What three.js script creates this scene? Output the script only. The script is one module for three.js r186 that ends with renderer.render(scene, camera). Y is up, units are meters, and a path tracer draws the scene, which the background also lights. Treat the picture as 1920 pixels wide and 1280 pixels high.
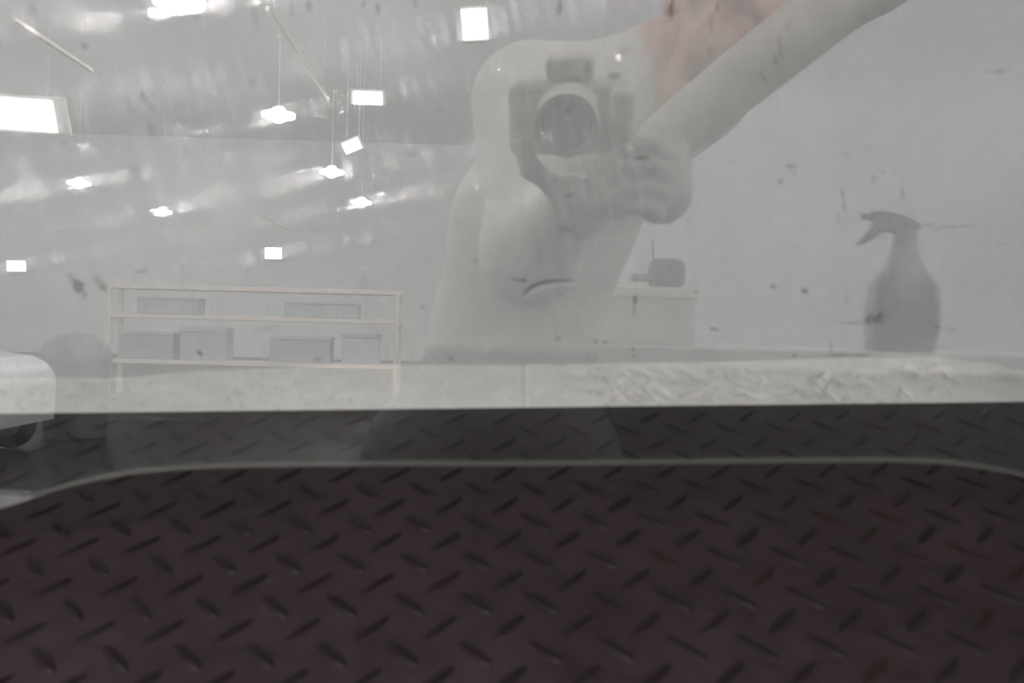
import * as THREE from 'three';
import { RoundedBoxGeometry } from 'three/addons/geometries/RoundedBoxGeometry.js';
import { mergeGeometries, mergeVertices } from 'three/addons/utils/BufferGeometryUtils.js';
import { MarchingCubes } from 'three/addons/objects/MarchingCubes.js';
import { RectAreaLightUniformsLib } from 'three/addons/lights/RectAreaLightUniformsLib.js';

// ---------- camera, exposure ----------
RectAreaLightUniformsLib.init();
const scene = new THREE.Scene();
const EYE = new THREE.Vector3(0, 1.25, 0);
const PHI = 0.15978;                         // the booth stands turned in the hall
const camera = new THREE.PerspectiveCamera(40.66, 1.5, 0.004, 120);
camera.position.copy(EYE);
{
  const th = THREE.MathUtils.degToRad(25.4), yaw = THREE.MathUtils.degToRad(1.348) - PHI;
  camera.lookAt(EYE.x + Math.sin(yaw) * Math.cos(th), EYE.y - Math.sin(th), EYE.z - Math.cos(yaw) * Math.cos(th));
}
camera.focus = 5.5;
camera.userData.fStop = 9;
const renderer = new THREE.WebGLRenderer({ antialias: true });
renderer.toneMapping = THREE.LinearToneMapping;
renderer.toneMappingExposure = 1.0;
renderer.shadowMap.enabled = true;
renderer.shadowMap.type = THREE.PCFSoftShadowMap;
scene.background = new THREE.Color(0, 0, 0);
const LAMP = 27;                             // candela of one hall lamp
const LAMP_COLOR = new THREE.Color().setRGB(1, 0.932, 0.942);

const MARKS = [[-301,90,7.7,3.5,72,0.62,0],[-285,93,7.3,2.3,68,0.5,0],[-253,102,5.4,1.5,-10,0.4,0],[-221,35,2.8,1.6,60,0.5,0],[-263,258,2.1,2.1,0,0.4,0],[-232,224,3.2,2.8,80,0.25,0],[-226,219,2.1,1.8,80,0.18,0],[-230,205,5.7,1.8,85,0.16,0],[-290,195,2.9,1.8,-30,0.3,0],[-167,284,4.1,2,90,0.5,0],[-151,278,6.8,1.7,90,0.18,1],[-127,282,4.1,1.4,90,0.25,0],[-116,282,4.1,1.4,90,0.35,1],[-292,280,4.7,2,90,0.25,0],[-189,276,2.7,2,0,0.15,0],[-81,284,3.4,1.4,115,0.4,1],[-72,281,3.4,1.4,90,0.4,0],[-48,284,2.7,1.4,90,0.28,1],[2,284,2.7,1.4,90,0.28,1],[45,281,4.8,1.7,90,0.6,0],[118,281,6.3,1.7,90,0.65,1],[148,281,3.1,1.4,90,0.4,1],[145,270,4.9,1.4,80,0.28,1],[146,255,3.5,1.1,100,0.25,1],[195,269,2.5,1.1,90,0.3,1],[192,256,6.4,1.1,75,0.22,1],[190,248,4.3,1.1,75,0.2,1],[183,237,4.3,1.1,55,0.2,1],[104,182,6.3,1.1,0,0.35,1],[122,182,4.5,0.7,0,0.15,0],[208,85,2.8,2,40,0.5,1],[232,82,2.8,1.6,50,0.55,0],[106,76,3.2,1.6,90,0.6,1],[106,68,5.6,1.2,90,0.35,2],[107,35,1.2,1.2,0,0.5,0],[108,29,1.6,1.6,0,0.45,0],[78,42,2.4,1.6,30,0.4,0],[86,41,2.4,1.2,0,0.35,0],[168,51,3.2,1.2,15,0.4,0],[288,58,9,4.1,-5,0.4,0],[276,55,16.3,1.2,3,0.25,0],[55,156,3.4,1.1,0,0.32,1],[53,131,5.4,1.5,10,0.18,1],[17,93,7.8,0.8,12,0.4,0],[23,92,1.6,1.2,0,0.5,0],[151,82,1.6,1.6,0,0.4,1],[335,131,14.1,1.2,-2,0.28,2],[321,129,3.1,0.8,0,0.25,1],[312,132,11.7,1.2,0,0.15,2],[210,176,3,1.5,0,0.3,0],[204,165,1.9,1.5,90,0.3,0],[213,171,3.8,1.5,90,0.15,0],[251,150,7.7,1.2,75,0.4,0],[249,138,3.9,0.8,90,0.2,0],[265,75,5.6,1.2,85,0.15,0],[292,157,6.1,1.1,80,0.25,1],[275,171,1.1,1.1,0,0.3,1],[270,166,2.3,1.9,70,0.2,1],[259,35,3.7,1.2,70,0.3,0],[232,28,2.5,1.2,120,0.4,2],[300,23,2.1,1.7,0,0.55,0],[272,28,16.6,1.2,0,0.35,0],[341,240,6.5,1.8,0,0.25,0],[344,50,7.4,1.2,10,0.2,0],[-52,72,1.6,1.6,0,0.35,0],[-69,55,4,0.8,0,0.2,0],[-32,29,2,2,0,0.25,0],[49,44,2.4,2.4,0,0.2,0],[-139,88,2.3,1.6,90,0.15,0],[-169,55,8.7,1.6,-10,0.14,1],[-55,186,4.4,1.1,8,0.25,0],[-74,176,2.2,2.2,0,0.15,0],[-64,159,1.9,1.9,0,0.15,0],[-34,217,2.2,1.8,0,0.12,1],[-12,108,1.9,1.5,90,0.2,1],[35,244,2.8,2.1,0,0.15,0],[53,216,2.2,2.2,0,0.14,0],[-133,29,3.2,1.6,-20,0.25,0],[-223,103,2.3,1.1,0,0.2,0],[224,134,1.2,1.2,0,0.2,0],[89,254,4.9,2.8,0,0.12,0],[-246,177,2.9,2.2,0,0.14,0],[-233,179,2.9,2.2,0,0.12,0],[-159,235,3.5,0.7,-5,0.15,1]];

// ---------- helpers ----------
let seed = 20251;
const rnd = () => { seed = (seed * 1664525 + 1013904223) >>> 0; return seed / 4294967296; };
const rr = (a, b) => a + (b - a) * rnd();
const V = (x, y, z) => new THREE.Vector3(x, y, z);
const lin = (r, g, b) => new THREE.Color().setRGB(r, g, b);
function mat(r, g, b, rough = 0.6, extra = {}) { return new THREE.MeshStandardMaterial({ color: lin(r, g, b), roughness: rough, ...extra }); }
const taken = {};
function numbered(n) { if (!(n in taken)) { taken[n] = 0; return n; } taken[n]++; return n + '_' + String(taken[n]).padStart(3, '0'); }
function shade(o) { o.traverse((m) => { if (m.isMesh) { m.castShadow = true; m.receiveShadow = true; } }); return o; }
function thing(name, label, category, pos = [0, 0, 0], turn = 0, group) {
  const o = new THREE.Group(); o.name = numbered(name); o.position.set(...pos); o.rotation.y = turn;
  o.userData = { label, category }; if (group) o.userData.group = group;
  scene.add(o); return o;
}
function part(name, geo, m, parent, pos, rot) {
  const o = new THREE.Mesh(Array.isArray(geo) ? mergeGeometries(geo.map((g) => g.index ? g.toNonIndexed() : g)) : geo, m);
  o.name = name; o.castShadow = o.receiveShadow = true;
  if (pos) o.position.set(...pos); if (rot) o.rotation.set(...rot);
  parent.add(o); return o;
}
function struct(name, geo, m, label, category, pos, turn = 0) {
  const o = part(name, geo, m, scene, pos); o.rotation.y = turn;
  o.userData = { kind: 'structure', label, category }; return o;
}
const box = (w, h, d, x = 0, y = 0, z = 0) => new THREE.BoxGeometry(w, h, d).translate(x, y, z);
const rbox = (w, h, d, r, x = 0, y = 0, z = 0) => new RoundedBoxGeometry(w, h, d, 3, r).translate(x, y, z);
const cyl = (r0, r1, h, x = 0, y = 0, z = 0, s = 24) => new THREE.CylinderGeometry(r0, r1, h, s).translate(x, y, z);
const tube = (pts, r, s = 8) => new THREE.TubeGeometry(new THREE.CatmullRomCurve3(pts.map((p) => V(...p))), Math.max(8, pts.length * 6), r, s, false);
// value noise, tileable
function noiseField(w, h, cells, sd) {
  const cx = cells[0], cy = cells[1], g = new Float32Array(cx * cy);
  let s = sd >>> 0; for (let i = 0; i < g.length; i++) { s = (s * 1664525 + 1013904223) >>> 0; g[i] = s / 4294967296 - 0.5; }
  const out = new Float32Array(w * h), sm = (t) => t * t * (3 - 2 * t);
  for (let y = 0; y < h; y++) {
    const fy = y / h * cy, y0 = Math.floor(fy), ty = sm(fy - y0), a = (y0 % cy) * cx, b = ((y0 + 1) % cy) * cx;
    for (let x = 0; x < w; x++) {
      const fx = x / w * cx, x0 = Math.floor(fx), tx = sm(fx - x0), x1 = (x0 + 1) % cx, xa = x0 % cx;
      out[y * w + x] = (g[a + xa] * (1 - tx) + g[a + x1] * tx) * (1 - ty) + (g[b + xa] * (1 - tx) + g[b + x1] * tx) * ty;
    }
  }
  return out;
}
function dataTex(w, h, rgb, srgb, rep) {     // rgb(i) -> [r,g,b] linear 0..1
  const d = new Uint8Array(w * h * 4), enc = (c) => { c = Math.min(1, Math.max(0, c)); return 255 * (srgb ? (c <= 0.0031308 ? c * 12.92 : 1.055 * Math.pow(c, 1 / 2.4) - 0.055) : c); };
  for (let i = 0; i < w * h; i++) { const c = rgb(i); d[4 * i] = enc(c[0]); d[4 * i + 1] = enc(c[1]); d[4 * i + 2] = enc(c[2]); d[4 * i + 3] = 255; }
  const t = new THREE.DataTexture(d, w, h, THREE.RGBAFormat);
  t.magFilter = THREE.LinearFilter; t.minFilter = THREE.LinearMipmapLinearFilter; t.generateMipmaps = true;
  t.wrapS = t.wrapT = THREE.RepeatWrapping; if (srgb) t.colorSpace = THREE.SRGBColorSpace;
  if (rep) t.repeat.set(...rep); t.needsUpdate = true; return t;
}
function floatTex(w, h, f) {
  const d = new Float32Array(w * h * 4);
  for (let i = 0; i < w * h; i++) { d[4 * i] = d[4 * i + 1] = d[4 * i + 2] = f[i]; d[4 * i + 3] = 1; }
  const t = new THREE.DataTexture(d, w, h, THREE.RGBAFormat, THREE.FloatType);
  t.magFilter = THREE.LinearFilter; t.minFilter = THREE.LinearFilter; t.wrapS = t.wrapT = THREE.RepeatWrapping; t.needsUpdate = true; return t;
}
// soft elongated stroke: add(value) around (x, y) with half length L, half width W, angle a (radians), pixel units
function splat(w, h, x, y, L, W, a, f, edge) {
  const R = Math.ceil(Math.max(L, W) * 1.8), c = Math.cos(a), s = Math.sin(a);
  for (let j = Math.max(0, Math.floor(y - R)); j <= Math.min(h - 1, y + R); j++) for (let i = Math.max(0, Math.floor(x - R)); i <= Math.min(w - 1, x + R); i++) {
    const u = ((i - x) * c + (j - y) * s) / L, v = (-(i - x) * s + (j - y) * c) / W;
    const e = edge ? edge[(j * w + i)] : 0, q = u * u + v * v + e, k = Math.exp(-q * q * 0.9);
    if (k > 0.004) f(j * w + i, k);
  }
}

// ---------- the hall behind the photographer: shell ----------
const HX0 = -18, HX1 = 7, HZ0 = -8, HZ1 = 31.5, HY = 7.6, TH = 0.2;
const hallPaint = mat(0.84, 0.84, 0.85, 0.9);
const ceilingPaint = mat(0.89, 0.89, 0.895, 0.9);
const nF = noiseField(512, 512, [24, 24], 5), nF2 = noiseField(512, 512, [120, 120], 6);
const floorTex = dataTex(512, 512, (i) => { const v = 0.022 + 0.012 * nF[i] + 0.008 * nF2[i]; return [v * 1.05, v, v]; }, true);
floorTex.repeat.set(0.4, 0.4);
const floorBump = floatTex(512, 512, nF2.map((v, i) => v + 0.6 * nF[i])); floorBump.repeat.set(1.5, 1.5);
const floorMat = new THREE.MeshPhysicalMaterial({ map: floorTex, roughness: 0.4, specularIntensity: 0.06, bumpMap: floorBump, bumpScale: 0.0012 });
function metreUV(g) { // box-like surfaces seen from above: uv = x, z in metres
  const p = g.attributes.position, uv = new Float32Array(p.count * 2);
  for (let i = 0; i < p.count; i++) { uv[2 * i] = p.getX(i); uv[2 * i + 1] = p.getZ(i); }
  g.setAttribute('uv', new THREE.BufferAttribute(uv, 2)); return g;
}
struct('floor', metreUV(box(HX1 - HX0, TH, HZ1 - HZ0, (HX0 + HX1) / 2, -TH / 2, (HZ0 + HZ1) / 2)), floorMat, 'dark polished hall floor mirrored low in the glass', 'floor');
struct('ceiling', box(HX1 - HX0 + 2 * TH, TH, HZ1 - HZ0 + 2 * TH, (HX0 + HX1) / 2, HY + TH / 2, (HZ0 + HZ1) / 2), ceilingPaint, 'pale hall ceiling mirrored in the upper glass', 'ceiling');
struct('wall_left', box(TH, HY, HZ1 - HZ0, HX0 - TH / 2, HY / 2, (HZ0 + HZ1) / 2), hallPaint, 'pale grey side wall of the hall, mirrored at left', 'wall');
struct('wall_right', box(TH, HY, HZ1 - HZ0, HX1 + TH / 2, HY / 2, (HZ0 + HZ1) / 2), hallPaint, 'pale grey hall wall behind the partition', 'wall');
struct('wall_far', box(HX1 - HX0 + 2 * TH, HY, TH, (HX0 + HX1) / 2, HY / 2, HZ1 + TH / 2), hallPaint, 'pale grey end wall of the hall with two floodlights', 'wall');
struct('wall_near', box(HX1 - HX0 + 2 * TH, HY, TH, (HX0 + HX1) / 2, HY / 2, HZ0 - TH / 2), hallPaint, 'pale grey hall wall behind the booth', 'wall');
// white partition behind the spray bottle
struct('wall_partition', box(4.6, 3.1, 0.1, 0.31 + 2.3, 1.55, 2.25), mat(0.555, 0.528, 0.55, 0.85), 'bright white partition mirrored at right behind the spray bottle', 'wall');

// ---------- the booth: K axes (x right, -z away from the camera), turned by PHI ----------
const BO = V(0, 0.90807, 0);
const booth = (x, y, z) => V(x, y, z).applyAxisAngle(V(0, 1, 0), PHI).add(BO);
const boothPos = BO.toArray();
const WX = 0.8, WZ = 0.63;
// back wall paint: stains and dents at their places on the wall (metres: u = x + 0.5, v = y)
const TW = 2048, THH = 1024, MPP = 1.0 / TW; // 1.0 m x 0.5 m
const nA = noiseField(TW, THH, [14, 7], 11), nB = noiseField(TW, THH, [90, 30], 12), nC = noiseField(TW, THH, [340, 110], 13), nD = noiseField(TW, THH, [700, 350], 14), nE = noiseField(TW, THH, [260, 130], 15);
const stain = [new Float32Array(TW * THH), new Float32Array(TW * THH), new Float32Array(TW * THH)];
const relief = new Float32Array(TW * THH);
const edgeN = nE.map((v, i) => 1.5 * v + 0.9 * nD[i]);
for (const [x, y, L, W, a, s, k] of MARKS) {
  const px = (x / 1000 + 0.5) / MPP, py = y / 1000 / MPP;
  splat(TW, THH, px, py, L / 1000 / MPP * 1.05, W / 1000 / MPP * 1.1, -a * Math.PI / 180, (i, v) => { stain[k][i] = Math.max(stain[k][i], s * v * 1.4); }, edgeN);
}
for (let k = 0; k < 420; k++) { // small specks and scuffs all over
  const L = rr(1.5, 9), W = L * rr(0.15, 0.6), s = rr(0.02, 0.12);
  splat(TW, THH, rr(120, 1930), rr(10, 640), L, W, rr(-0.5, 0.5), (i, v) => { stain[k % 3 === 0 ? 1 : 0][i] += s * v; }, edgeN);
}
function grooveAlong(field, w, h, pts, wid, depth) {
  const c = new THREE.CatmullRomCurve3(pts.map(([x, y]) => V(x, y, 0))), n = 60;
  const got = new Map();
  for (let q = 0; q <= n; q++) { const p = c.getPoint(q / n), t = Math.sin(Math.PI * Math.min(1, (q + 1) / (n + 2))) ** 0.6; splat(w, h, p.x, p.y, wid * (0.5 + 0.5 * t), wid * (0.5 + 0.5 * t), 0, (i, v) => { got.set(i, Math.max(got.get(i) || 0, v * t)); }); }
  for (const [i, v] of got) field[i] -= depth * v;
}
const wp = ([x, y]) => [(x / 1000 + 0.5) / MPP, y / 1000 / MPP];
grooveAlong(relief, TW, THH, [[24, 79], [28.6, 84], [35.3, 87.3], [46.3, 89.3], [60, 90]].map(wp), 5.2, 1.0);
grooveAlong(relief, TW, THH, [[-60, 88], [-58, 88.5]].map(wp), 2, 0.2);
for (let i = 0; i < relief.length; i++) relief[i] += 0.16 * nB[i] + 0.10 * nC[i] + 0.05 * nD[i];
const wallColor = dataTex(TW, THH, (i) => {
  const b = 1 + 0.07 * nA[i] + 0.05 * nB[i] + 0.035 * nC[i] + 0.03 * nD[i];
  const d = Math.min(0.85, stain[0][i]), r = Math.min(0.85, stain[1][i]), ye = Math.min(0.8, stain[2][i]);
  const m = (c, dk, bn, yl) => { let v = c * b; v += (dk - v) * d; v += (bn - v) * r; v += (yl - v) * ye; return v; };
  return [m(0.45, 0.033, 0.055, 0.20), m(0.412, 0.035, 0.042, 0.16), m(0.42, 0.037, 0.034, 0.08)];
}, true);
const wallBump = floatTex(TW, THH, relief);
const wallMat = new THREE.MeshStandardMaterial({ map: wallColor, bumpMap: wallBump, bumpScale: 0.0022, roughness: 0.55 });
function wallUV(g) {
  const p = g.attributes.position, uv = new Float32Array(p.count * 2);
  for (let i = 0; i < p.count; i++) { uv[2 * i] = p.getX(i) + 0.5; uv[2 * i + 1] = p.getY(i) / 0.5; }
  g.setAttribute('uv', new THREE.BufferAttribute(uv, 2)); return g;
}
struct('wall_back', wallUV(box(2 * WX + 0.06, 0.62, 0.03, 0, 0.29, -WZ - 0.015)), wallMat, 'scuffed off-white painted wall seen through the glass', 'wall', boothPos, PHI);
const boothPaint = mat(0.5, 0.5, 0.49, 0.6);
struct('wall_added_left', box(0.03, 0.62, 0.43, -WX - 0.015, 0.29, -WZ + 0.215), boothPaint, 'added left cheek outside the picture, keeping side light off the booth', 'wall', boothPos, PHI);  // unseen side walls, put in so lamp light enters only from the front
struct('wall_added_right', box(0.03, 0.62, 0.43, WX + 0.015, 0.29, -WZ + 0.215), boothPaint, 'added right cheek outside the picture, keeping side light off the booth', 'wall', boothPos, PHI);
struct('ceiling_added_hood', box(2 * WX + 0.06, 0.03, 0.46, 0, 0.615, -WZ - 0.03 + 0.23), boothPaint, 'added hood outside the picture, shading the booth wall and counter', 'ceiling', boothPos, PHI);  // unseen hood, added to block overhead lamps from wall and plate
// sloped skirting strip, dented on the right
{
  const NX = 760, NY = 22, top = (x) => {
    const k = [[-0.9, 0.019], [-0.37, 0.0185], [-0.29, 0.018], [-0.21, 0.0235], [-0.11, 0.0268], [0.03, 0.0258], [0.15, 0.0262], [0.277, 0.0285], [0.339, 0.029], [0.377, 0.024], [0.413, 0.016], [0.9, 0.013]];
    for (let i = 0; i < k.length - 1; i++) if (x <= k[i + 1][0]) { const t = (x - k[i][0]) / (k[i + 1][0] - k[i][0]), s = t * t * (3 - 2 * t); return k[i][1] + (k[i + 1][1] - k[i][1]) * s; }
    return 0.013;
  };
  const cr = []; // crumple lines: [x0, x1, v, depth, waviness]
  for (let k = 0; k < 80; k++) { const x = rr(0.075, 0.345); cr.push([x, rr(0.005, 0.03), rr(0.08, 0.78), rr(0.0006, 0.0026), rr(-0.35, 0.35)]); }
  for (let k = 0; k < 8; k++) cr.push([rr(-0.36, 0.07), rr(0.008, 0.03), rr(0.2, 0.8), rr(0.0003, 0.0009), rr(-0.1, 0.1)]);
  cr.push([-0.0379, 0.005, 0.5, 0.0016, 0.2], [-0.298, 0.018, 0.86, 0.0022, 0.0], [-0.11, 0.05, 0.33, 0.0008, 0], [0.006, 0.004, 0.2, 0.001, 0.3]);
  const dent = (x, v) => {
    let d = 0;
    for (const [cx, L, cv, dp, sl] of cr) { const u = (x - cx) / L; if (Math.abs(u) > 1.4) continue; const q = (v - cv - sl * u * 0.3 - 0.06 * Math.sin(u * 5)) / 0.055; d += dp * Math.exp(-u * u * 2.2) * Math.exp(-q * q); }
    d += 0.0012 * Math.exp(-(((x - 0.0247) / 0.0011) ** 2)); // upright crease
    d += 0.0005 * Math.exp(-(((x - 0.052) / 0.006) ** 2)) * v;
    return d;
  };
  const pos = [], uv = [], idx = [];
  for (let j = 0; j <= NY; j++) for (let i = 0; i <= NX; i++) {
    const xx = i / NX, x = xx < 0.04 ? -WX + xx / 0.04 * (WX - 0.44) : xx > 0.96 ? 0.44 + (xx - 0.96) / 0.04 * (WX - 0.44) : -0.44 + (xx - 0.04) / 0.92 * 0.88, v = j / NY;
    const h = top(x), sweep = Math.pow(v, 1.25), d = dent(x, v);
    pos.push(x, -0.002 + h * v - d * 0.3, -0.6035 - 0.0275 * sweep - d); uv.push(x * 2.2, v);
    if (i < NX && j < NY) { const a = j * (NX + 1) + i; idx.push(a, a + 1, a + NX + 1, a + 1, a + NX + 2, a + NX + 1); }
  }
  const g = new THREE.BufferGeometry(); g.setAttribute('position', new THREE.Float32BufferAttribute(pos, 3)); g.setAttribute('uv', new THREE.Float32BufferAttribute(uv, 2)); g.setIndex(idx); g.computeVertexNormals();
  const gw = 1024, gh = 64, s1 = noiseField(gw, gh, [40, 6], 31), s2 = noiseField(gw, gh, [220, 14], 32), s3 = noiseField(gw, gh, [500, 32], 33);
  const spots = new Float32Array(gw * gh);
  for (let k = 0; k < 70; k++) { const right = k < 52; splat(gw, gh, (right ? rr(0.07, 0.36) : rr(-0.4, 0.1)) * 2.2 * gw + (right ? 0 : gw), rr(3, 50), rr(1.5, 9), rr(0.8, 2.6), rr(-0.9, 0.9), (i, v) => { spots[i] += v * rr(0.05, right ? 0.4 : 0.1); }); }
  const tex = dataTex(gw, gh, (i) => { const b = 1 + 0.1 * s1[i] + 0.1 * s2[i] + 0.06 * s3[i], k = Math.min(0.75, spots[i]); return [0.64 * b * (1 - k) + 0.1 * k, 0.57 * b * (1 - k) + 0.08 * k, 0.56 * b * (1 - k) + 0.065 * k]; }, true);
  const m = new THREE.MeshStandardMaterial({ map: tex, roughness: 0.5, side: THREE.DoubleSide });
  struct('trim_1', g, m, 'dented white sloped skirting strip along the foot of the wall', 'trim', boothPos, PHI);
}
// cabinet that carries the plate
{
  const t = thing('booth_cabinet', 'grey steel cabinet carrying the dark tread plate', 'cabinet', [0, 0, 0], PHI);
  t.position.set(0, 0, 0);
  part('body', rbox(1.66, 0.9, 0.56, 0.01, 0, 0.45, -0.39), mat(0.3, 0.3, 0.3, 0.5, { metalness: 0.3 }), t);
}
// tread plate
{
  const P = 0.036, t = thing('tread_plate', 'dark brown tread plate counter with raised bars in herringbone', 'plate', boothPos, PHI);
  const a = noiseField(1024, 1024, [20, 20], 41), b = noiseField(1024, 1024, [90, 90], 42), c = noiseField(1024, 1024, [300, 300], 43), rust = new Float32Array(1024 * 1024);
  for (let k = 0; k < 150; k++) splat(1024, 1024, rr(480, 960), rr(60, 900), rr(4, 16), rr(3, 8), rr(-1, 1), (i, v) => { rust[i] += v * 0.22 * Math.max(0, 0.5 + b[i] * 2 + c[i]); });
  const col = dataTex(1024, 1024, (i) => { const v = 1 + 0.35 * a[i] + 0.3 * b[i] + 0.25 * c[i], r = Math.min(0.8, rust[i]); return [(0.0315 * v) * (1 - r) + 0.037 * r, (0.0215 * v) * (1 - r) + 0.0185 * r, (0.0245 * v) * (1 - r) + 0.011 * r]; }, true);
  col.repeat.set(1, 1);
  const rg = dataTex(1024, 1024, (i) => { const v = 0.58 + 0.22 * a[i] + 0.25 * b[i] + 0.15 * c[i]; return [v, v, v]; }, false);
  const sheetMat = new THREE.MeshPhysicalMaterial({ specularIntensity: 0.4, map: col, roughnessMap: rg, roughness: 1, bumpMap: floatTex(512, 512, nF2.map((v, i) => v + nF[i])), bumpScale: 0.0004 });
  const g = rbox(1.56, 0.006, 0.39, 0.0015, 0, -0.003, -0.41);
  const p = g.attributes.position, uv = new Float32Array(p.count * 2); for (let i = 0; i < p.count; i++) { uv[2 * i] = p.getX(i) + 0.5; uv[2 * i + 1] = -p.getZ(i) + 0.1; } g.setAttribute('uv', new THREE.BufferAttribute(uv, 2));
  part('sheet', g, sheetMat, t);
  // one raised bar: a low lens-shaped mound
  const L = 0.0128, W = 0.0031, Hh = 0.0017, NS = 8, pr = [[-1, -0.05], [-0.55, 0.72], [0, 1], [0.55, 0.72], [1, -0.05]];
  const pos = [], idx = [];
  for (let i = 0; i <= NS; i++) { const s = -1 + 2 * i / NS, k = Math.pow(Math.max(0, 1 - s * s), 0.6); for (const [q, hh] of pr) pos.push(s * L, hh < 0 ? -0.0001 : hh * Hh * Math.pow(Math.max(0, 1 - s ** 4), 0.7), q * W * Math.max(k, 0.02)); }
  for (let i = 0; i < NS; i++) for (let j = 0; j < 4; j++) { const o = i * 5 + j; idx.push(o, o + 1, o + 5, o + 1, o + 6, o + 5); }
  const bar = new THREE.BufferGeometry(); bar.setAttribute('position', new THREE.Float32BufferAttribute(pos, 3)); bar.setIndex(idx); bar.computeVertexNormals();
  bar.setAttribute('uv', new THREE.Float32BufferAttribute(new Float32Array(pos.length / 3 * 2), 2));
  const barMats = [[0.012, 0.0078, 0.0078, 0.46], [0.0135, 0.0086, 0.008, 0.4], [0.0105, 0.0074, 0.0078, 0.52], [0.017, 0.0098, 0.0078, 0.44]].map(([r, gg, b2, ro]) => new THREE.MeshPhysicalMaterial({ color: lin(r, gg, b2), roughness: ro, specularIntensity: 0.4 }));
  const all = [];
  for (let j = -1; j < 12; j++) for (let i = -22; i <= 22; i++) for (let s = 0; s < 2; s++) {
    const x = (i - 0.3 + s * 0.5) * P, z = -(16.83 - j - s * 0.5) * P;
    if (z < -0.597 || z > -0.235 || Math.abs(x) > 0.765) continue;
    const seen = z < -0.315 && Math.abs(x - 0.012) < -z * 0.72 - 0.0;
    all.push({ x, z, s, seen, o: (seen ? 0 : 10) - z * 0.0 + Math.abs(x) });
  }
  all.sort((p1, p2) => p1.o - p2.o);
  const rest = [];
  all.forEach((q, k) => {
    const turn = (q.s ? 1 : -1) * Math.PI / 4;
    if (q.seen && k < 300) { const m = part('tread_bar', bar, barMats[q.x > 0.05 && rnd() < 0.16 ? 3 : Math.floor(rnd() * 3)], t, [q.x, 0, q.z]); m.rotation.y = turn + rr(-0.03, 0.03); m.scale.set(rr(0.95, 1.05), rr(0.85, 1.1), rr(0.9, 1.1)); }
    else rest.push(bar.clone().rotateY(turn).translate(q.x, 0, q.z));
  });
  part('tread_pattern', mergeGeometries(rest), barMats[0], t).userData.kind = 'stuff';
}

// ---------- the glass ----------
{
  const t = thing('glass_screen', 'large greenish clear glass screen with an arched opening along its lower edge', 'glass', [0, 0, 0]);
  const n = V(-0.07927, 0.21585, 0.97320).normalize(), ar = V(0, 1, 0).cross(n).normalize(), bu = n.clone().cross(ar);
  const c = V(0, 0.34193, 0).addScaledVector(n, -0.45);
  const mk = new THREE.Matrix4().makeBasis(ar, bu, n).setPosition(c);
  const world = new THREE.Matrix4().makeRotationY(PHI).setPosition(BO).multiply(mk);
  t.applyMatrix4(world);
  const B0 = -0.2465, arch = [[-0.43, B0], [-0.418, -0.236], [-0.38, -0.222], [-0.34, -0.2135], [-0.301, -0.2035], [-0.264, -0.1905], [-0.237, -0.1835], [-0.21, -0.179], [-0.17, -0.1755], [-0.096, -0.172], [-0.012, -0.169], [0.097, -0.164], [0.15, -0.1618], [0.181, -0.161], [0.198, -0.1614], [0.213, -0.163], [0.235, -0.167], [0.27, -0.178], [0.31, -0.198], [0.335, -0.222], [0.345, B0]];
  const curve = new THREE.CatmullRomCurve3(arch.map(([x, y]) => V(x, y, 0)), false, 'centripetal').getPoints(160);
  const outline = [[-0.7, B0], ...curve.map((p) => [p.x, p.y]), [0.66, B0], [0.66, 0.30], [-0.7, 0.30]];
  const shape = new THREE.Shape(outline.map(([x, y]) => new THREE.Vector2(x, y)));
  const T = 0.006;
  const front = new THREE.ShapeGeometry(shape), back = new THREE.ShapeGeometry(shape).translate(0, 0, -T);
  const bi = back.index.array; for (let i = 0; i < bi.length; i += 3) { const q = bi[i]; bi[i] = bi[i + 1]; bi[i + 1] = q; } back.attributes.normal.array.forEach((v, i, A) => { A[i] = -v; });
  const glass = new THREE.MeshPhysicalMaterial({ color: lin(0.918, 0.966, 0.945), roughness: 0.0, transmission: 1, thickness: 0, ior: 1.85, side: THREE.DoubleSide });
  // wiping marks: hair-fine upright ridges in a film on the glass, 0.1 m tile
  const SW = 2048, film = new Float32Array(SW * SW), MM = SW / 100;
  for (let k = 0; k < 120; k++) { const L = rr(5, 34) * MM, w = rr(0.06, 0.12) * MM, amp = rr(0.3, 1), ang = THREE.MathUtils.degToRad(rr(98, 105)); splat(SW, SW, rr(0, SW), rr(0, SW), L, w, ang, (i, v) => { film[i] = Math.max(film[i], amp * v); }); }
  const filmTex = floatTex(SW, SW, film); filmTex.repeat.set(10, 10);
  glass.bumpMap = filmTex; glass.bumpScale = 0.00002;
  part('pane', mergeGeometries([front, back]), glass, t);
  const ep = [], ei = [];
  outline.forEach(([x, y], i) => { ep.push(x, y, 0, x, y, -T); const k = (i + 1) % outline.length; ei.push(2 * i, 2 * k, 2 * i + 1, 2 * k, 2 * k + 1, 2 * i + 1); });
  const eg = new THREE.BufferGeometry(); eg.setAttribute('position', new THREE.Float32BufferAttribute(ep, 3)); eg.setIndex(ei); eg.computeVertexNormals();
  const e = part('ground_edge', eg, mat(0.105, 0.1, 0.085, 0.5, { side: THREE.DoubleSide }), t); e.userData.label = 'pale ground edge of the glass';
}

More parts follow.
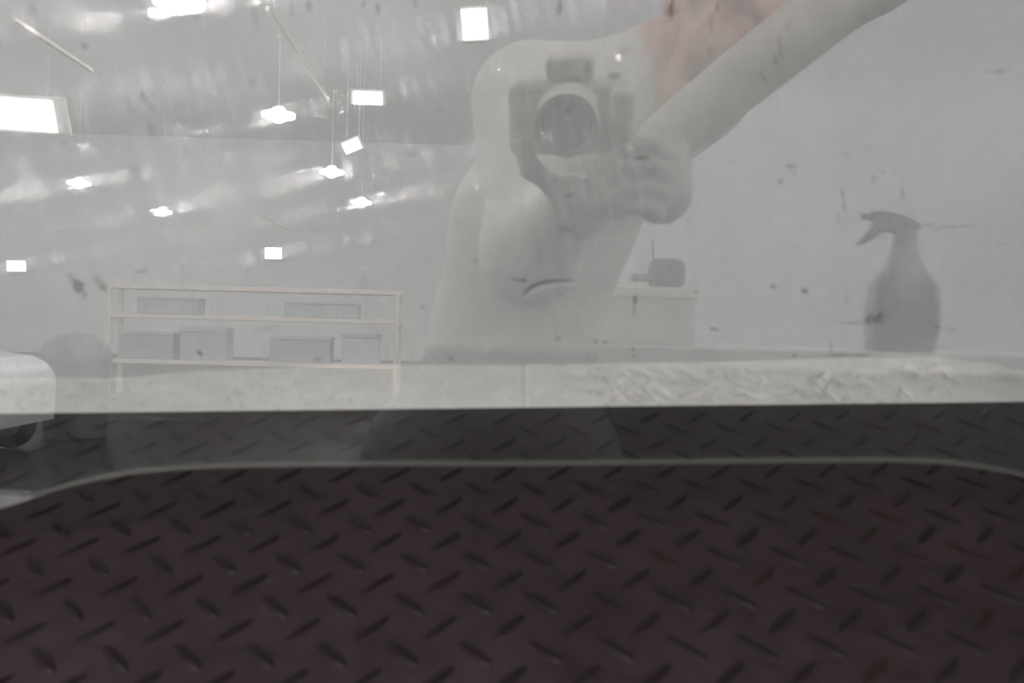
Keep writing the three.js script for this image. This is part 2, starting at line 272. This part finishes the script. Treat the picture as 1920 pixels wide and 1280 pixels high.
// ---------- hall lamps ----------
function hangLamp(x, z, y = 4.1, label = 'round hanging hall lamp') {
  const t = thing('hanging_lamp', label, 'lamp', [x, y, z], 0, 'round lamps hung in rows under the hall ceiling');
  const g = new THREE.LatheGeometry([[0, -0.05], [0.2, -0.05], [0.232, -0.04], [0.24, -0.02], [0.24, 0.02], [0.2, 0.035], [0, 0.04]].map(([a, b]) => new THREE.Vector2(a, b)), 32);
  part('diffuser', g, new THREE.MeshStandardMaterial({ color: 0xffffff, emissive: LAMP_COLOR, emissiveIntensity: 16, roughness: 0.5 }), t);
  part('stem', cyl(0.005, 0.005, HY - y - 0.03, 0, (HY - y + 0.03) / 2, 0, 8), mat(0.8, 0.8, 0.8, 0.5), t);
  part('ceiling_rose', cyl(0.05, 0.06, 0.03, 0, HY - y - 0.015, 0, 16), mat(0.6, 0.6, 0.6, 0.4), t);
  const l = new THREE.PointLight(LAMP_COLOR, LAMP, 0, 2); l.castShadow = true; l.shadow.radius = 6; t.add(l);
  return t;
}
for (const [x, z, label] of [
  [-3.05, 7.9, 'nearest round hanging lamp, cut by the top edge of the glass view'],
  [-3.14, 12.42, 'round hanging lamp beside the long smeared streak of light'],
  [-3.17, 17.1, 'third round hanging lamp in the row running to the distance'],
  [-3.16, 21.26, 'smallest round hanging lamp at the far end of the near row'],
  [-9.05, 19.47, 'round hanging lamp in the left row, the larger one'],
  [-8.9, 24.2, 'round hanging lamp in the left row, the smaller and farther one'],
  [-3.05, 3.4, 'round hanging lamp above and behind the photographer, out of view'],
  [-3.05, -1.2, 'added round lamp over the booth at left, out of view'],  // unseen lamp, added to light the near face of the partition
  [-3.05, -5.7, 'added round lamp behind the booth at left, out of view'],  // lamps behind the booth are added, unseen, to light the person from ahead
  [0.3, -5.7, 'added round lamp straight behind the booth, out of view'],
  [3.6, -5.7, 'added round lamp behind the booth at right, out of view'],
  [3.6, -1.2, 'added round lamp over the booth at right, out of view'],  // unseen, added to light the partition face
  [3.6, 7.9, 'added unseen round lamp behind the partition, nearer one'],  // lamps behind the partition are added, unseen, for more hall light
  [3.6, 17.1, 'added unseen round lamp behind the partition, farther one'],
  [-9.0, 10.2, 'added round lamp in the left row, out of view at the near end'],  // unseen lamps in the left row, added to brighten the hall
  [-9.0, 5.5, 'added round lamp left of the photographer, out of view'],
  [3.6, 12.4, 'added unseen round lamp behind the partition, middle one'],
  [-14.5, 5.5, 'added unseen round lamp by the left wall, nearest one'],  // lamps by the left wall are added, unseen, to brighten the hall
  [-14.5, 14.8, 'added unseen round lamp by the left wall, second one'],
  [-14.5, 24.2, 'added unseen round lamp by the left wall, farther one']]) hangLamp(x, z, 4.1, label);

function panelLight(x, y, z, w, h, tilt, yaw, roll, glow, label, onWall) {
  const t = thing(onWall ? 'floodlight' : 'panel_light', label, 'lamp', [x, y, z], 0);
  const head = new THREE.Euler(tilt, yaw, roll), q = new THREE.Quaternion().setFromEuler(head), rot = [tilt, yaw, roll];
  const off = (dz) => V(0, 0, dz).applyQuaternion(q).toArray();
  part('housing', rbox(w * 1.22, h * 1.22, 0.06, 0.015), mat(0.75, 0.73, 0.7, 0.5), t, off(0.035), rot);
  part('diffuser', rbox(w, h, 0.02, 0.006), new THREE.MeshStandardMaterial({ color: 0xffffff, emissive: LAMP_COLOR, emissiveIntensity: glow, roughness: 0.5 }), t, off(-0.002), rot);
  const l = new THREE.RectAreaLight(LAMP_COLOR, 8, w, h); l.position.set(...off(-0.03)); l.rotation.set(...rot); t.add(l);
  if (onWall) part('bracket', box(0.06, 0.06, HZ1 - z - 0.05, 0, 0, (HZ1 - z) / 2 + 0.025), mat(0.4, 0.4, 0.4, 0.5), t);
  else for (const s of [-1, 1]) { const e = V(s * w * 0.4, 0, 0.06).applyQuaternion(q); part('rod', cyl(0.004, 0.004, HY - y - e.y, e.x, e.y + (HY - y - e.y) / 2, e.z, 8), mat(0.8, 0.8, 0.8, 0.5), t); }
}
panelLight(-0.27, 4.08, 8.2, 0.25, 0.29, -0.45, 0.15, 0.1, 14, 'square panel lamp in a pale housing with light smeared round it');
panelLight(-1.72, 4.1, 11.3, 0.38, 0.17, -0.5, 0.05, 0.0, 14, 'wide rectangular panel lamp on the streak of smeared light');
panelLight(-2.4, 4.1, 14.5, 0.29, 0.19, -0.45, 0.1, 0.42, 14, 'small crooked panel lamp between the round lamps');
panelLight(-7.25, 4.1, 12.85, 1.75, 0.46, -0.42, 0.25, 0.02, 14, 'large bright panel lamp cut by the left edge');
panelLight(-7.55, 3.62, 31.2, 0.55, 0.38, -0.15, 0, 0, 26, 'bright square floodlight on the end wall above the shelves', true);
panelLight(-16.3, 2.95, 31.2, 0.62, 0.36, -0.15, 0, 0, 26, 'bright floodlight on the end wall at the far left', true);
for (const [x, z0, z1, label] of [
  [-5.40, 9.53, 11.51, 'thin pale ceiling rail near the upper left corner'],
  [-2.46, 8.87, 12.50, 'thin pale ceiling rail running down to the long streak'],
  [-6.97, 26.45, 30.62, 'thin pale ceiling rail above the square floodlight'],
  [-9.66, 28.43, 31.30, 'thin pale ceiling rail farthest away at left']]) {
  const t = thing('ceiling_rail', label, 'rail', [x, 4.4, (z0 + z1) / 2], 0);
  part('bar', rbox(0.05, 0.05, z1 - z0, 0.01), mat(0.93, 0.86, 0.74, 0.5), t);
  for (const s of [-1, 1]) part('rod', cyl(0.003, 0.003, HY - 4.4, 0, (HY - 4.4) / 2, s * (z1 - z0) * 0.42, 8), mat(0.8, 0.8, 0.8, 0.5), t);
}

// ---------- shelves with bottles and boxes at the back left ----------
const wood = mat(0.74, 0.62, 0.55, 0.6);
{
  const t = thing('shelf_unit', 'long open shelf unit with three pale wooden boards', 'shelf', [-3.6, 0, 13.3]);
  for (const y of [0.5, 1.18, 1.62]) part('shelf_board', rbox(4.3, 0.065, 0.5, 0.008, 0, y, 0), wood, t);
  for (const x of [-2.15, 2.15]) part('upright', [box(0.07, 1.66, 0.05, x, 0.83, -0.23), box(0.07, 1.66, 0.05, x, 0.83, 0.23)], wood, t);
}
const crateMat = [mat(0.3, 0.34, 0.36, 0.7), mat(0.36, 0.4, 0.42, 0.7), mat(0.46, 0.49, 0.5, 0.7)];
[[-5.2, 0.53, 0.8, 0.42, 0, 'blue-grey storage crate at the left end of the bottom shelf'], [-4.35, 0.53, 0.7, 0.5, 1, 'slate storage crate second on the bottom shelf'], [-2.9, 0.53, 0.9, 0.4, 0, 'long blue-grey storage crate right of the shelf middle, bottom shelf'], [-2.0, 0.53, 0.55, 0.46, 2, 'light grey storage crate at the right end of the bottom shelf'],
 [-4.9, 1.215, 0.9, 0.26, 1, 'flat slate storage crate at the left of the middle shelf'], [-2.6, 1.215, 1.1, 0.24, 1, 'wide flat storage crate at the right of the middle shelf']].forEach(([x, y, w, h, k, label]) => {
  const t = thing('storage_crate', label, 'crate', [x, y, 13.3], 0, 'crates on the shelf unit');
  part('body', rbox(w, h * 0.86, 0.4, 0.02, 0, h * 0.43, 0), crateMat[k], t);
  part('lid', rbox(w + 0.02, h * 0.14, 0.42, 0.012, 0, h * 0.93, 0), crateMat[(k + 1) % 3], t);
});
const clear = new THREE.MeshPhysicalMaterial({ color: lin(0.9, 0.95, 0.95), roughness: 0.02, transmission: 1, thickness: 0, ior: 1.5, side: THREE.DoubleSide });
[[-4.75, 'clear glass bottle standing at the left on the top shelf'], [-3.75, 'clear glass bottle near the middle of the top shelf'], [-2.0, 'clear glass bottle at the right on the top shelf']].forEach(([x, label]) => {
  const t = thing('glass_bottle', label, 'bottle', [x, 1.6525, 13.3], 0, 'clear bottles on the top shelf');
  part('body', new THREE.LatheGeometry([[0, 0], [0.05, 0], [0.055, 0.01], [0.055, 0.19], [0.045, 0.23], [0.02, 0.27], [0.018, 0.34]].map(([a, b]) => new THREE.Vector2(a, b)), 24), clear, t);
  part('cap', cyl(0.021, 0.021, 0.03, 0, 0.355, 0, 16), mat(0.8, 0.8, 0.8, 0.4), t);
});
// white utility cart, nose to the right, and a dark bin behind it
{
  const t = thing('utility_cart', 'white rounded nose of a small cart at the lower left', 'cart', [-3.8, 0, 6.0]); t.scale.set(1, 0.93, 1);
  const white = new THREE.MeshPhysicalMaterial({ color: lin(0.85, 0.84, 0.85), roughness: 0.25, clearcoat: 1, clearcoatRoughness: 0.05 });
  const g = new THREE.ExtrudeGeometry((() => { const q = new THREE.Shape(); q.moveTo(0.06, 0.3); q.lineTo(0.07, 0.58); q.quadraticCurveTo(0.06, 0.74, -0.1, 0.79); q.lineTo(-0.55, 0.85); q.lineTo(-0.62, 1.0); q.lineTo(-0.72, 1.0); q.lineTo(-0.72, 0.4); q.lineTo(-1.2, 0.36); q.lineTo(-1.22, 0.72); q.lineTo(-2.1, 0.72); q.quadraticCurveTo(-2.25, 0.6, -2.2, 0.32); q.lineTo(-2.05, 0.3); q.absarc(-1.8, 0.3, 0.25, Math.PI, 0, true); q.lineTo(-0.47, 0.3); q.absarc(-0.22, 0.3, 0.25, Math.PI, 0, true); q.lineTo(0.06, 0.3); return q; })(), { depth: 0.95, bevelEnabled: true, bevelSize: 0.04, bevelThickness: 0.05, bevelSegments: 4, curveSegments: 16 });
  part('body', g, white, t, [0, 0, 0]);
  const rub = mat(0.02, 0.02, 0.02, 0.7), rim = mat(0.6, 0.6, 0.6, 0.3, { metalness: 0.7 });
  for (const [x, z] of [[-0.22, 0.08], [-0.22, 0.87], [-1.8, 0.08], [-1.8, 0.87]]) { const w = part('wheel', new THREE.TorusGeometry(0.15, 0.065, 12, 28), rub, t, [x, 0.215, z]); part('rim', cyl(0.11, 0.11, 0.08, 0, 0, 0, 20).rotateX(Math.PI / 2), rim, w); }
  part('headlamp', new THREE.SphereGeometry(0.06, 16, 12).scale(0.5, 1, 1), mat(0.8, 0.8, 0.8, 0.1), t, [0.09, 0.6, 0.2]);
  part('headlamp', new THREE.SphereGeometry(0.06, 16, 12).scale(0.5, 1, 1), mat(0.8, 0.8, 0.8, 0.1), t, [0.09, 0.6, 0.75]);
  part('seat', rbox(0.75, 0.12, 0.85, 0.05, -1.65, 0.8, 0.475), mat(0.1, 0.1, 0.1, 0.6), t);
  part('steering_wheel', new THREE.TorusGeometry(0.15, 0.015, 8, 24), rub, t, [-0.95, 1.05, 0.3], [0, Math.PI / 2, 0.5]);
  part('steering_column', tube([[-0.7, 0.85, 0.3], [-0.95, 1.05, 0.3]], 0.018), rub, t);
}
{
  const t = thing('waste_bin', 'dark grey round-topped bin beside the white cart', 'bin', [-3.85, 0, 7.7]);
  const m = mat(0.1, 0.12, 0.13, 0.6);
  part('body', new THREE.LatheGeometry([[0, 0], [0.25, 0], [0.27, 0.02], [0.29, 0.72]].map(([a, b]) => new THREE.Vector2(a, b)), 32), m, t);
  part('lid', new THREE.LatheGeometry([[0.31, 0.7], [0.31, 0.75], [0.28, 0.86], [0.18, 0.94], [0.05, 0.97], [0, 0.97]].map(([a, b]) => new THREE.Vector2(a, b)), 32), mat(0.13, 0.15, 0.16, 0.5), t);
}

// ---------- counter behind the photographer with bottle, box and bag ----------
{
  const t = thing('work_counter', 'grey counter carrying the spray bottle, mirrored low at right', 'counter', [0.85, 0, 0.87]);
  part('worktop', rbox(1.56, 0.035, 0.62, 0.006, 0, 1.0225, 0), mat(0.5, 0.5, 0.49, 0.5), t);
  part('body', box(1.5, 1.005, 0.56, 0, 0.5025, 0.0), mat(0.05, 0.05, 0.05, 0.7), t);
}
{
  const px = 0.000864, cx = 1688, cy = 662; // metres for one step of the outline
  const t = thing('spray_bottle', 'grey trigger spray bottle standing on the counter', 'bottle', [0.6, 1.04, 0.6], 0.15);
  const P2 = (x, y) => [(x - cx) * px, (cy - y) * px];
  const plastic = mat(0.13, 0.14, 0.135, 0.45), headM = mat(0.06, 0.075, 0.065, 0.45), labelM = mat(0.1, 0.1, 0.1, 0.5);
  // body: lofted rounded rectangles
  const rings = [[1633, 1741, 662], [1629, 1746, 658], [1630, 1748, 600], [1632, 1750, 545], [1634, 1749, 537], [1642, 1740, 526], [1653, 1729, 512], [1662, 1721, 496], [1667, 1716, 476], [1671, 1712, 462]].map(([a, b, y]) => [(b - a) / 2 * px, (cy - y) * px, Math.min(0.034, (b - a) / 2 * px * 0.9), ((a + b) / 2 - cx) * px]);
  const N = 40, pos = [], idx = [];
  for (const [hw, y, hd, x0] of rings) for (let k = 0; k < N; k++) { const a = k / N * 2 * Math.PI, c = Math.cos(a), s = Math.sin(a), e = 0.45; pos.push(x0 + hw * Math.sign(c) * Math.abs(c) ** e, y, hd * Math.sign(s) * Math.abs(s) ** e); }
  for (let r = 0; r < rings.length - 1; r++) for (let k = 0; k < N; k++) { const a = r * N + k, b = r * N + (k + 1) % N; idx.push(a, a + N, b, b, a + N, b + N); }
  const b0 = pos.length / 3; pos.push(0, 0, 0, rings[9][3], rings[9][1], 0); for (let k = 0; k < N; k++) { idx.push(b0, k, (k + 1) % N); idx.push(b0 + 1, (rings.length - 1) * N + (k + 1) % N, (rings.length - 1) * N + k); }
  const g = new THREE.BufferGeometry(); g.setAttribute('position', new THREE.Float32BufferAttribute(pos, 3)); g.setIndex(idx); g.computeVertexNormals();
  const body = part('body', g, plastic, t);
  part('label_band', rbox(0.1035, 0.075, 0.0688, 0.012, 0.0015, 0.054, 0), labelM, body);
  part('collar', cyl(0.0165, 0.019, 0.022, 0.0035, 0.181, 0, 28), headM, t);
  const ext = (pts, depth) => { const s = new THREE.Shape(pts.map((p) => new THREE.Vector2(...P2(...p)))); return new THREE.ExtrudeGeometry(s, { depth, bevelEnabled: true, bevelSize: 0.0012, bevelThickness: 0.002, bevelSegments: 3 }).translate(0, 0, -depth / 2); };
  const head = part('spray_head', ext([[1622, 405], [1630, 401], [1645, 400], [1662, 402], [1680, 406], [1698, 413], [1712, 422], [1718, 430], [1710, 434], [1707, 440], [1711, 455], [1675, 455], [1676, 442], [1670, 436], [1640, 434], [1634, 414], [1622, 411]], 0.02), headM, t);
  part('nozzle', cyl(0.0055, 0.0055, 0.012, 0, 0, 0, 16).rotateZ(Math.PI / 2), headM, head, [P2(1622, 408)[0] - 0.002, P2(1622, 408)[1], 0]);
  part('trigger', ext([[1636, 412], [1653, 430], [1648, 438], [1632, 451], [1616, 460], [1606, 462], [1618, 448], [1630, 432]], 0.012), headM, t);
}
{
  const t = thing('carton', 'pale grey carton on the counter under the dark bag', 'box', [0.19, 1.04, 0.8], 0.05);
  part('body', rbox(0.21, 0.088, 0.16, 0.004, 0, 0.044, 0), mat(0.45, 0.47, 0.44, 0.8), t);
  part('lid', rbox(0.216, 0.02, 0.166, 0.003, 0, 0.092, 0), mat(0.62, 0.58, 0.54, 0.8), t);
}
{
  const t = thing('small_bag', 'small dark rounded bag with a thin upright strap on the carton', 'bag', [0.255, 1.142, 0.8], 0);
  const g = new THREE.SphereGeometry(0.036, 28, 20), p = g.attributes.position;
  for (let i = 0; i < p.count; i++) { const x = p.getX(i) / 0.036, y = p.getY(i) / 0.036, z = p.getZ(i) / 0.036, e = 0.55, f = (v) => Math.sign(v) * Math.abs(v) ** e; p.setXYZ(i, f(x) * 0.033, f(y) * 0.028 + 0.028, f(z) * 0.025); }
  g.computeVertexNormals(); part('pouch', g, mat(0.1, 0.13, 0.14, 0.7), t);
  part('strap', tube([[-0.024, 0.052, 0], [-0.026, 0.07, 0], [-0.026, 0.092, 0]], 0.0018), mat(0.1, 0.12, 0.12, 0.7), t);
  part('flap', rbox(0.04, 0.014, 0.03, 0.006, -0.045, 0.02, 0), mat(0.16, 0.19, 0.19, 0.7), t, [0, 0, 0], [0, 0, 0]);
}

// ---------- the photographer ----------
function mcMesh(centre, half, res, dist) {
  const mc = new MarchingCubes(res, new THREE.MeshBasicMaterial(), false, false, 400000);
  mc.isolation = 0; const h = res / 2;
  let q = 0; for (let k = 0; k < res; k++) for (let j = 0; j < res; j++) for (let i = 0; i < res; i++) mc.field[q++] = -dist(centre[0] + (i - h) / h * half, centre[1] + (j - h) / h * half, centre[2] + (k - h) / h * half);
  mc.update();
  const n = mc.count, P = new Float32Array(n * 3), N = new Float32Array(n * 3);
  for (let i = 0; i < n; i++) for (let c = 0; c < 3; c++) { P[3 * i + c] = centre[c] + mc.positionArray[3 * i + c] * half; N[3 * i + c] = mc.normalArray[3 * i + c]; }
  const g = new THREE.BufferGeometry(); g.setAttribute('position', new THREE.BufferAttribute(P, 3)); g.setAttribute('normal', new THREE.BufferAttribute(N, 3));
  return g;
}
function capsules(bones) { // [ax,ay,az,ra, bx,by,bz,rb]
  const B = bones.map((b) => { const [a, ra, c, rb] = b; const d = [c[0] - a[0], c[1] - a[1], c[2] - a[2]]; return { a, d, l2: d[0] ** 2 + d[1] ** 2 + d[2] ** 2 || 1e-9, ra, rb, s: b[4] || [1, 1, 1] }; });
  return (x, y, z, each) => {
    let m = 9, kk = capsules.k;
    for (let i = 0; i < B.length; i++) {
      const b = B[i], px = x - b.a[0], py = y - b.a[1], pz = (z - b.a[2]) * b.s[2]; let t = (px * b.d[0] + py * b.d[1] + pz * b.d[2]) / b.l2; t = t < 0 ? 0 : t > 1 ? 1 : t;
      const ex = px - t * b.d[0], ey = py - t * b.d[1], ez = pz - t * b.d[2] * b.s[2], d = Math.sqrt(ex * ex + ey * ey + ez * ez) - (b.ra + (b.rb - b.ra) * t);
      if (each) each(i, d);
      const h = Math.max(kk - Math.abs(m - d), 0) / kk; m = Math.min(m, d) - h * h * kk * 0.25;
    }
    return m;
  };
}
{
  const t = thing('person', 'person in light grey leaning over to hold a camera up with both hands', 'person', [-0.2, 0, 0.4]);
  const o = [0.2, 0, -0.4]; // world -> person
  const W = (x, y, z) => [x + o[0], y + o[1], z + o[2]];
  const J = { pel: W(-0.05, 0.93, 0.42), belly: W(-0.03, 1.06, 0.42), chest: W(0.0, 1.2, 0.4), upper: W(0.09, 1.34, 0.37), neck: W(0.16, 1.4, 0.33), head: W(0.235, 1.455, 0.25),
    rs: W(0.2, 1.39, 0.38), re: W(0.395, 1.505, 0.16), rw: W(0.12, 1.272, 0.14), ls: W(-0.02, 1.37, 0.37), le: W(-0.02, 1.15, 0.24), lw: W(0.02, 1.2, 0.13),
    rh: W(0.02, 0.87, 0.42), lh: W(-0.14, 0.87, 0.42), rk: W(0.03, 0.48, 0.37), lk: W(-0.18, 0.48, 0.35), ra: W(0.02, 0.09, 0.44), la: W(-0.21, 0.09, 0.42), rt: W(0.04, 0.035, 0.28), lt: W(-0.24, 0.035, 0.26) };
  const bones = [ // joints, radii, flattening, colour group
    [J.pel, 0.115, J.belly, 0.108, [1, 1, 1.3]], [J.belly, 0.108, J.chest, 0.115, [1, 1, 1.3]], [J.chest, 0.115, J.upper, 0.1, [1, 1, 1.3]],
    [J.upper, 0.09, J.rs, 0.068], [J.upper, 0.09, J.ls, 0.068], [J.upper, 0.07, J.neck, 0.058], [J.neck, 0.055, J.head, 0.055],
    [J.rs, 0.058, J.re, 0.04], [J.re, 0.041, J.rw, 0.031], [J.ls, 0.065, J.le, 0.052], [J.le, 0.05, J.lw, 0.033],
    [J.pel, 0.11, J.rh, 0.09], [J.pel, 0.11, J.lh, 0.09], [J.rh, 0.095, J.rk, 0.062], [J.lh, 0.095, J.lk, 0.062], [J.rk, 0.06, J.ra, 0.042], [J.lk, 0.06, J.la, 0.042], [J.ra, 0.04, J.rt, 0.032], [J.la, 0.04, J.lt, 0.032]];
  const groups = [0, 0, 0, 0, 0, 0, 2, 4, 4, 0, 0, 1, 1, 1, 1, 1, 1, 3, 3];
  capsules.k = 0.05;
  const bodyD = capsules(bones);
  const cols = [[0.68, 0.67, 0.64], [0.08, 0.08, 0.085], [0.6, 0.37, 0.32], [0.04, 0.04, 0.04], [0.52, 0.48, 0.43]];
  const paint = (g, f) => { const p = g.attributes.position, c = new Float32Array(p.count * 3); for (let i = 0; i < p.count; i++) { const q = f(p.getX(i), p.getY(i), p.getZ(i)); c.set(q, 3 * i); } g.setAttribute('color', new THREE.BufferAttribute(c, 3)); return g; };
  const bodyG = paint(mcMesh([0.03, 0.79, -0.1], 0.82, 118, bodyD), (x, y, z) => { let b = 0, m = 9; bodyD(x, y, z, (i, d) => { if (d < m) { m = d; b = i; } }); return cols[groups[b] === 0 && y < 1.03 ? 1 : groups[b]]; });
  // head with face, own grid; the face looks at the camera it holds
  const hq = new THREE.Quaternion().setFromEuler(new THREE.Euler(0.1, 0.15, -0.5)), hqi = hq.clone().invert(), tmp = V(0, 0, 0);
  const hb = capsules([[[0, 0.03, 0.012], 0.086, [0, 0.02, 0.02], 0.088], [[0, -0.02, -0.02], 0.066, [0, -0.075, -0.05], 0.04], [[0, -0.03, 0], 0.055, [0, -0.11, 0.02], 0.054],
    [[0, 0.012, -0.082], 0.01, [0, -0.026, -0.1], 0.0155], [[-0.02, -0.03, -0.088], 0.008, [0.02, -0.03, -0.088], 0.008], [[-0.05, 0.028, -0.068], 0.014, [0.05, 0.028, -0.068], 0.014],
    [[-0.086, 0.012, 0.012], 0.012, [-0.083, -0.03, 0.008], 0.01], [[0.086, 0.012, 0.012], 0.012, [0.083, -0.03, 0.008], 0.01], [[-0.018, -0.056, -0.08], 0.008, [0.018, -0.056, -0.08], 0.008], [[-0.045, -0.02, -0.055], 0.025, [0.045, -0.02, -0.055], 0.025]]);
  const headD = (x, y, z) => { capsules.k = 0.018; tmp.set(x - J.head[0], y - J.head[1], z - J.head[2]).applyQuaternion(hqi); return hb(tmp.x, tmp.y, tmp.z); };
  const headG = paint(mcMesh(J.head, 0.17, 84, headD), (x, y, z) => {
    tmp.set(x - J.head[0], y - J.head[1], z - J.head[2]).applyQuaternion(hqi);
    if (tmp.z < -0.05 && Math.abs(Math.abs(tmp.x) - 0.033) < 0.012 && Math.abs(tmp.y - 0.006) < 0.006) return [0.05, 0.035, 0.03];
    if (tmp.z < -0.06 && Math.abs(tmp.x) < 0.024 && Math.abs(tmp.y + 0.056) < 0.007) return [0.55, 0.25, 0.22];
    return cols[2];
  });
  // hands: palm and five fingers closed on the camera
  function hand(w, palm, dirs, side) {
    const b = [[w, 0.03, palm, 0.033]];
    for (const [base, mid, tip, r] of dirs) b.push([palm, r + 0.004, base, r], [base, r, mid, r * 0.94], [mid, r * 0.94, tip, r * 0.8]);
    const c = [(palm[0] + w[0]) / 2 + side * -0.02, (palm[1] + w[1]) / 2, (palm[2] + w[2]) / 2 - 0.02]; const f = capsules(b);
    return paint(mcMesh(c, 0.13, 76, (x, y, z) => { capsules.k = 0.007; return f(x, y, z); }), () => [0.37, 0.36, 0.335]);
  }
  const rp = W(0.112, 1.208, 0.1), lp = W(0.02, 1.187, 0.085);
  const fr = [0, 1, 2, 3].map((k) => [W(0.108 - k * 0.003, 1.24 - k * 0.02, 0.05), W(0.09 - k * 0.002, 1.24 - k * 0.02, 0.018), W(0.066 - k * 0.001, 1.238 - k * 0.019, 0.024), 0.0095 - k * 0.0005]);
  fr.push([W(0.09, 1.258, 0.108), W(0.072, 1.262, 0.122), W(0.05, 1.258, 0.125), 0.0105]);
  const fl = [0, 1, 2, 3].map((k) => [W(0.04, 1.186, 0.045 + k * 0.02), W(0.066, 1.192 + (k === 3 ? -0.003 : 0), 0.043 + k * 0.02), W(0.074, 1.212, 0.043 + k * 0.02), 0.0095 - k * 0.0005]);
  fl.push([W(-0.005, 1.205, 0.06), W(-0.03, 1.22, 0.045), W(-0.04, 1.242, 0.04), 0.0105]);
  const skin = new THREE.MeshStandardMaterial({ vertexColors: true, roughness: 0.75 });
  part('body', mergeGeometries([bodyG, headG, hand(J.rw, rp, fr, 1), hand(J.lw, lp, fl, -1)]), skin, t);
  const hair = new THREE.SphereGeometry(0.102, 32, 20, 0, Math.PI * 2, 0, Math.PI * 0.52), hp = hair.attributes.position;
  for (let i = 0; i < hp.count; i++) { const z = hp.getZ(i), y = hp.getY(i); hp.setXYZ(i, hp.getX(i) * 0.98, y * 0.98 - (z > 0 ? z * 0.7 * (1 - y / 0.11) : 0) + 0.028, z * 0.96 + 0.018); }
  hair.computeVertexNormals(); hair.applyQuaternion(hq).translate(...J.head);
  part('hair', hair, mat(0.06, 0.045, 0.035, 0.7, { side: THREE.DoubleSide }), t);
}
{ // the camera in the hands; its lens looks the way this picture was taken
  const t = thing('hand_camera', 'pale grey hand-held camera with a short lens, held in front of the leaning person', 'camera');
  t.position.copy(camera.position); t.quaternion.copy(camera.quaternion);
  const m = mat(0.7, 0.65, 0.62, 0.5), g2 = mat(0.78, 0.72, 0.69, 0.5);
  const lens = part('lens', new THREE.LatheGeometry([[0.026, 0.022], [0.031, 0.018], [0.032, 0.06], [0.034, 0.064]].map(([a, b]) => new THREE.Vector2(a, b)), 36).rotateX(Math.PI / 2), m, t); lens.material = lens.material.clone(); lens.material.side = THREE.DoubleSide;
  part('front_glass', cyl(0.026, 0.026, 0.003, 0, 0, 0, 32).rotateX(Math.PI / 2), mat(0.14, 0.13, 0.14, 0.1), lens, [0, 0, 0.03]);
  const b = part('body', rbox(0.128, 0.078, 0.04, 0.012, 0, -0.004, 0.084), g2, t);
  part('viewfinder_hump', rbox(0.05, 0.026, 0.036, 0.009, 0, 0.045, 0.084), g2, b);
  part('shutter_button', cyl(0.006, 0.006, 0.006, 0.045, 0.038, 0.078, 14), m, b);
  part('grip', rbox(0.026, 0.07, 0.03, 0.01, 0.054, -0.006, 0.062), m, b);
}

shade(scene);
renderer.render(scene, camera);
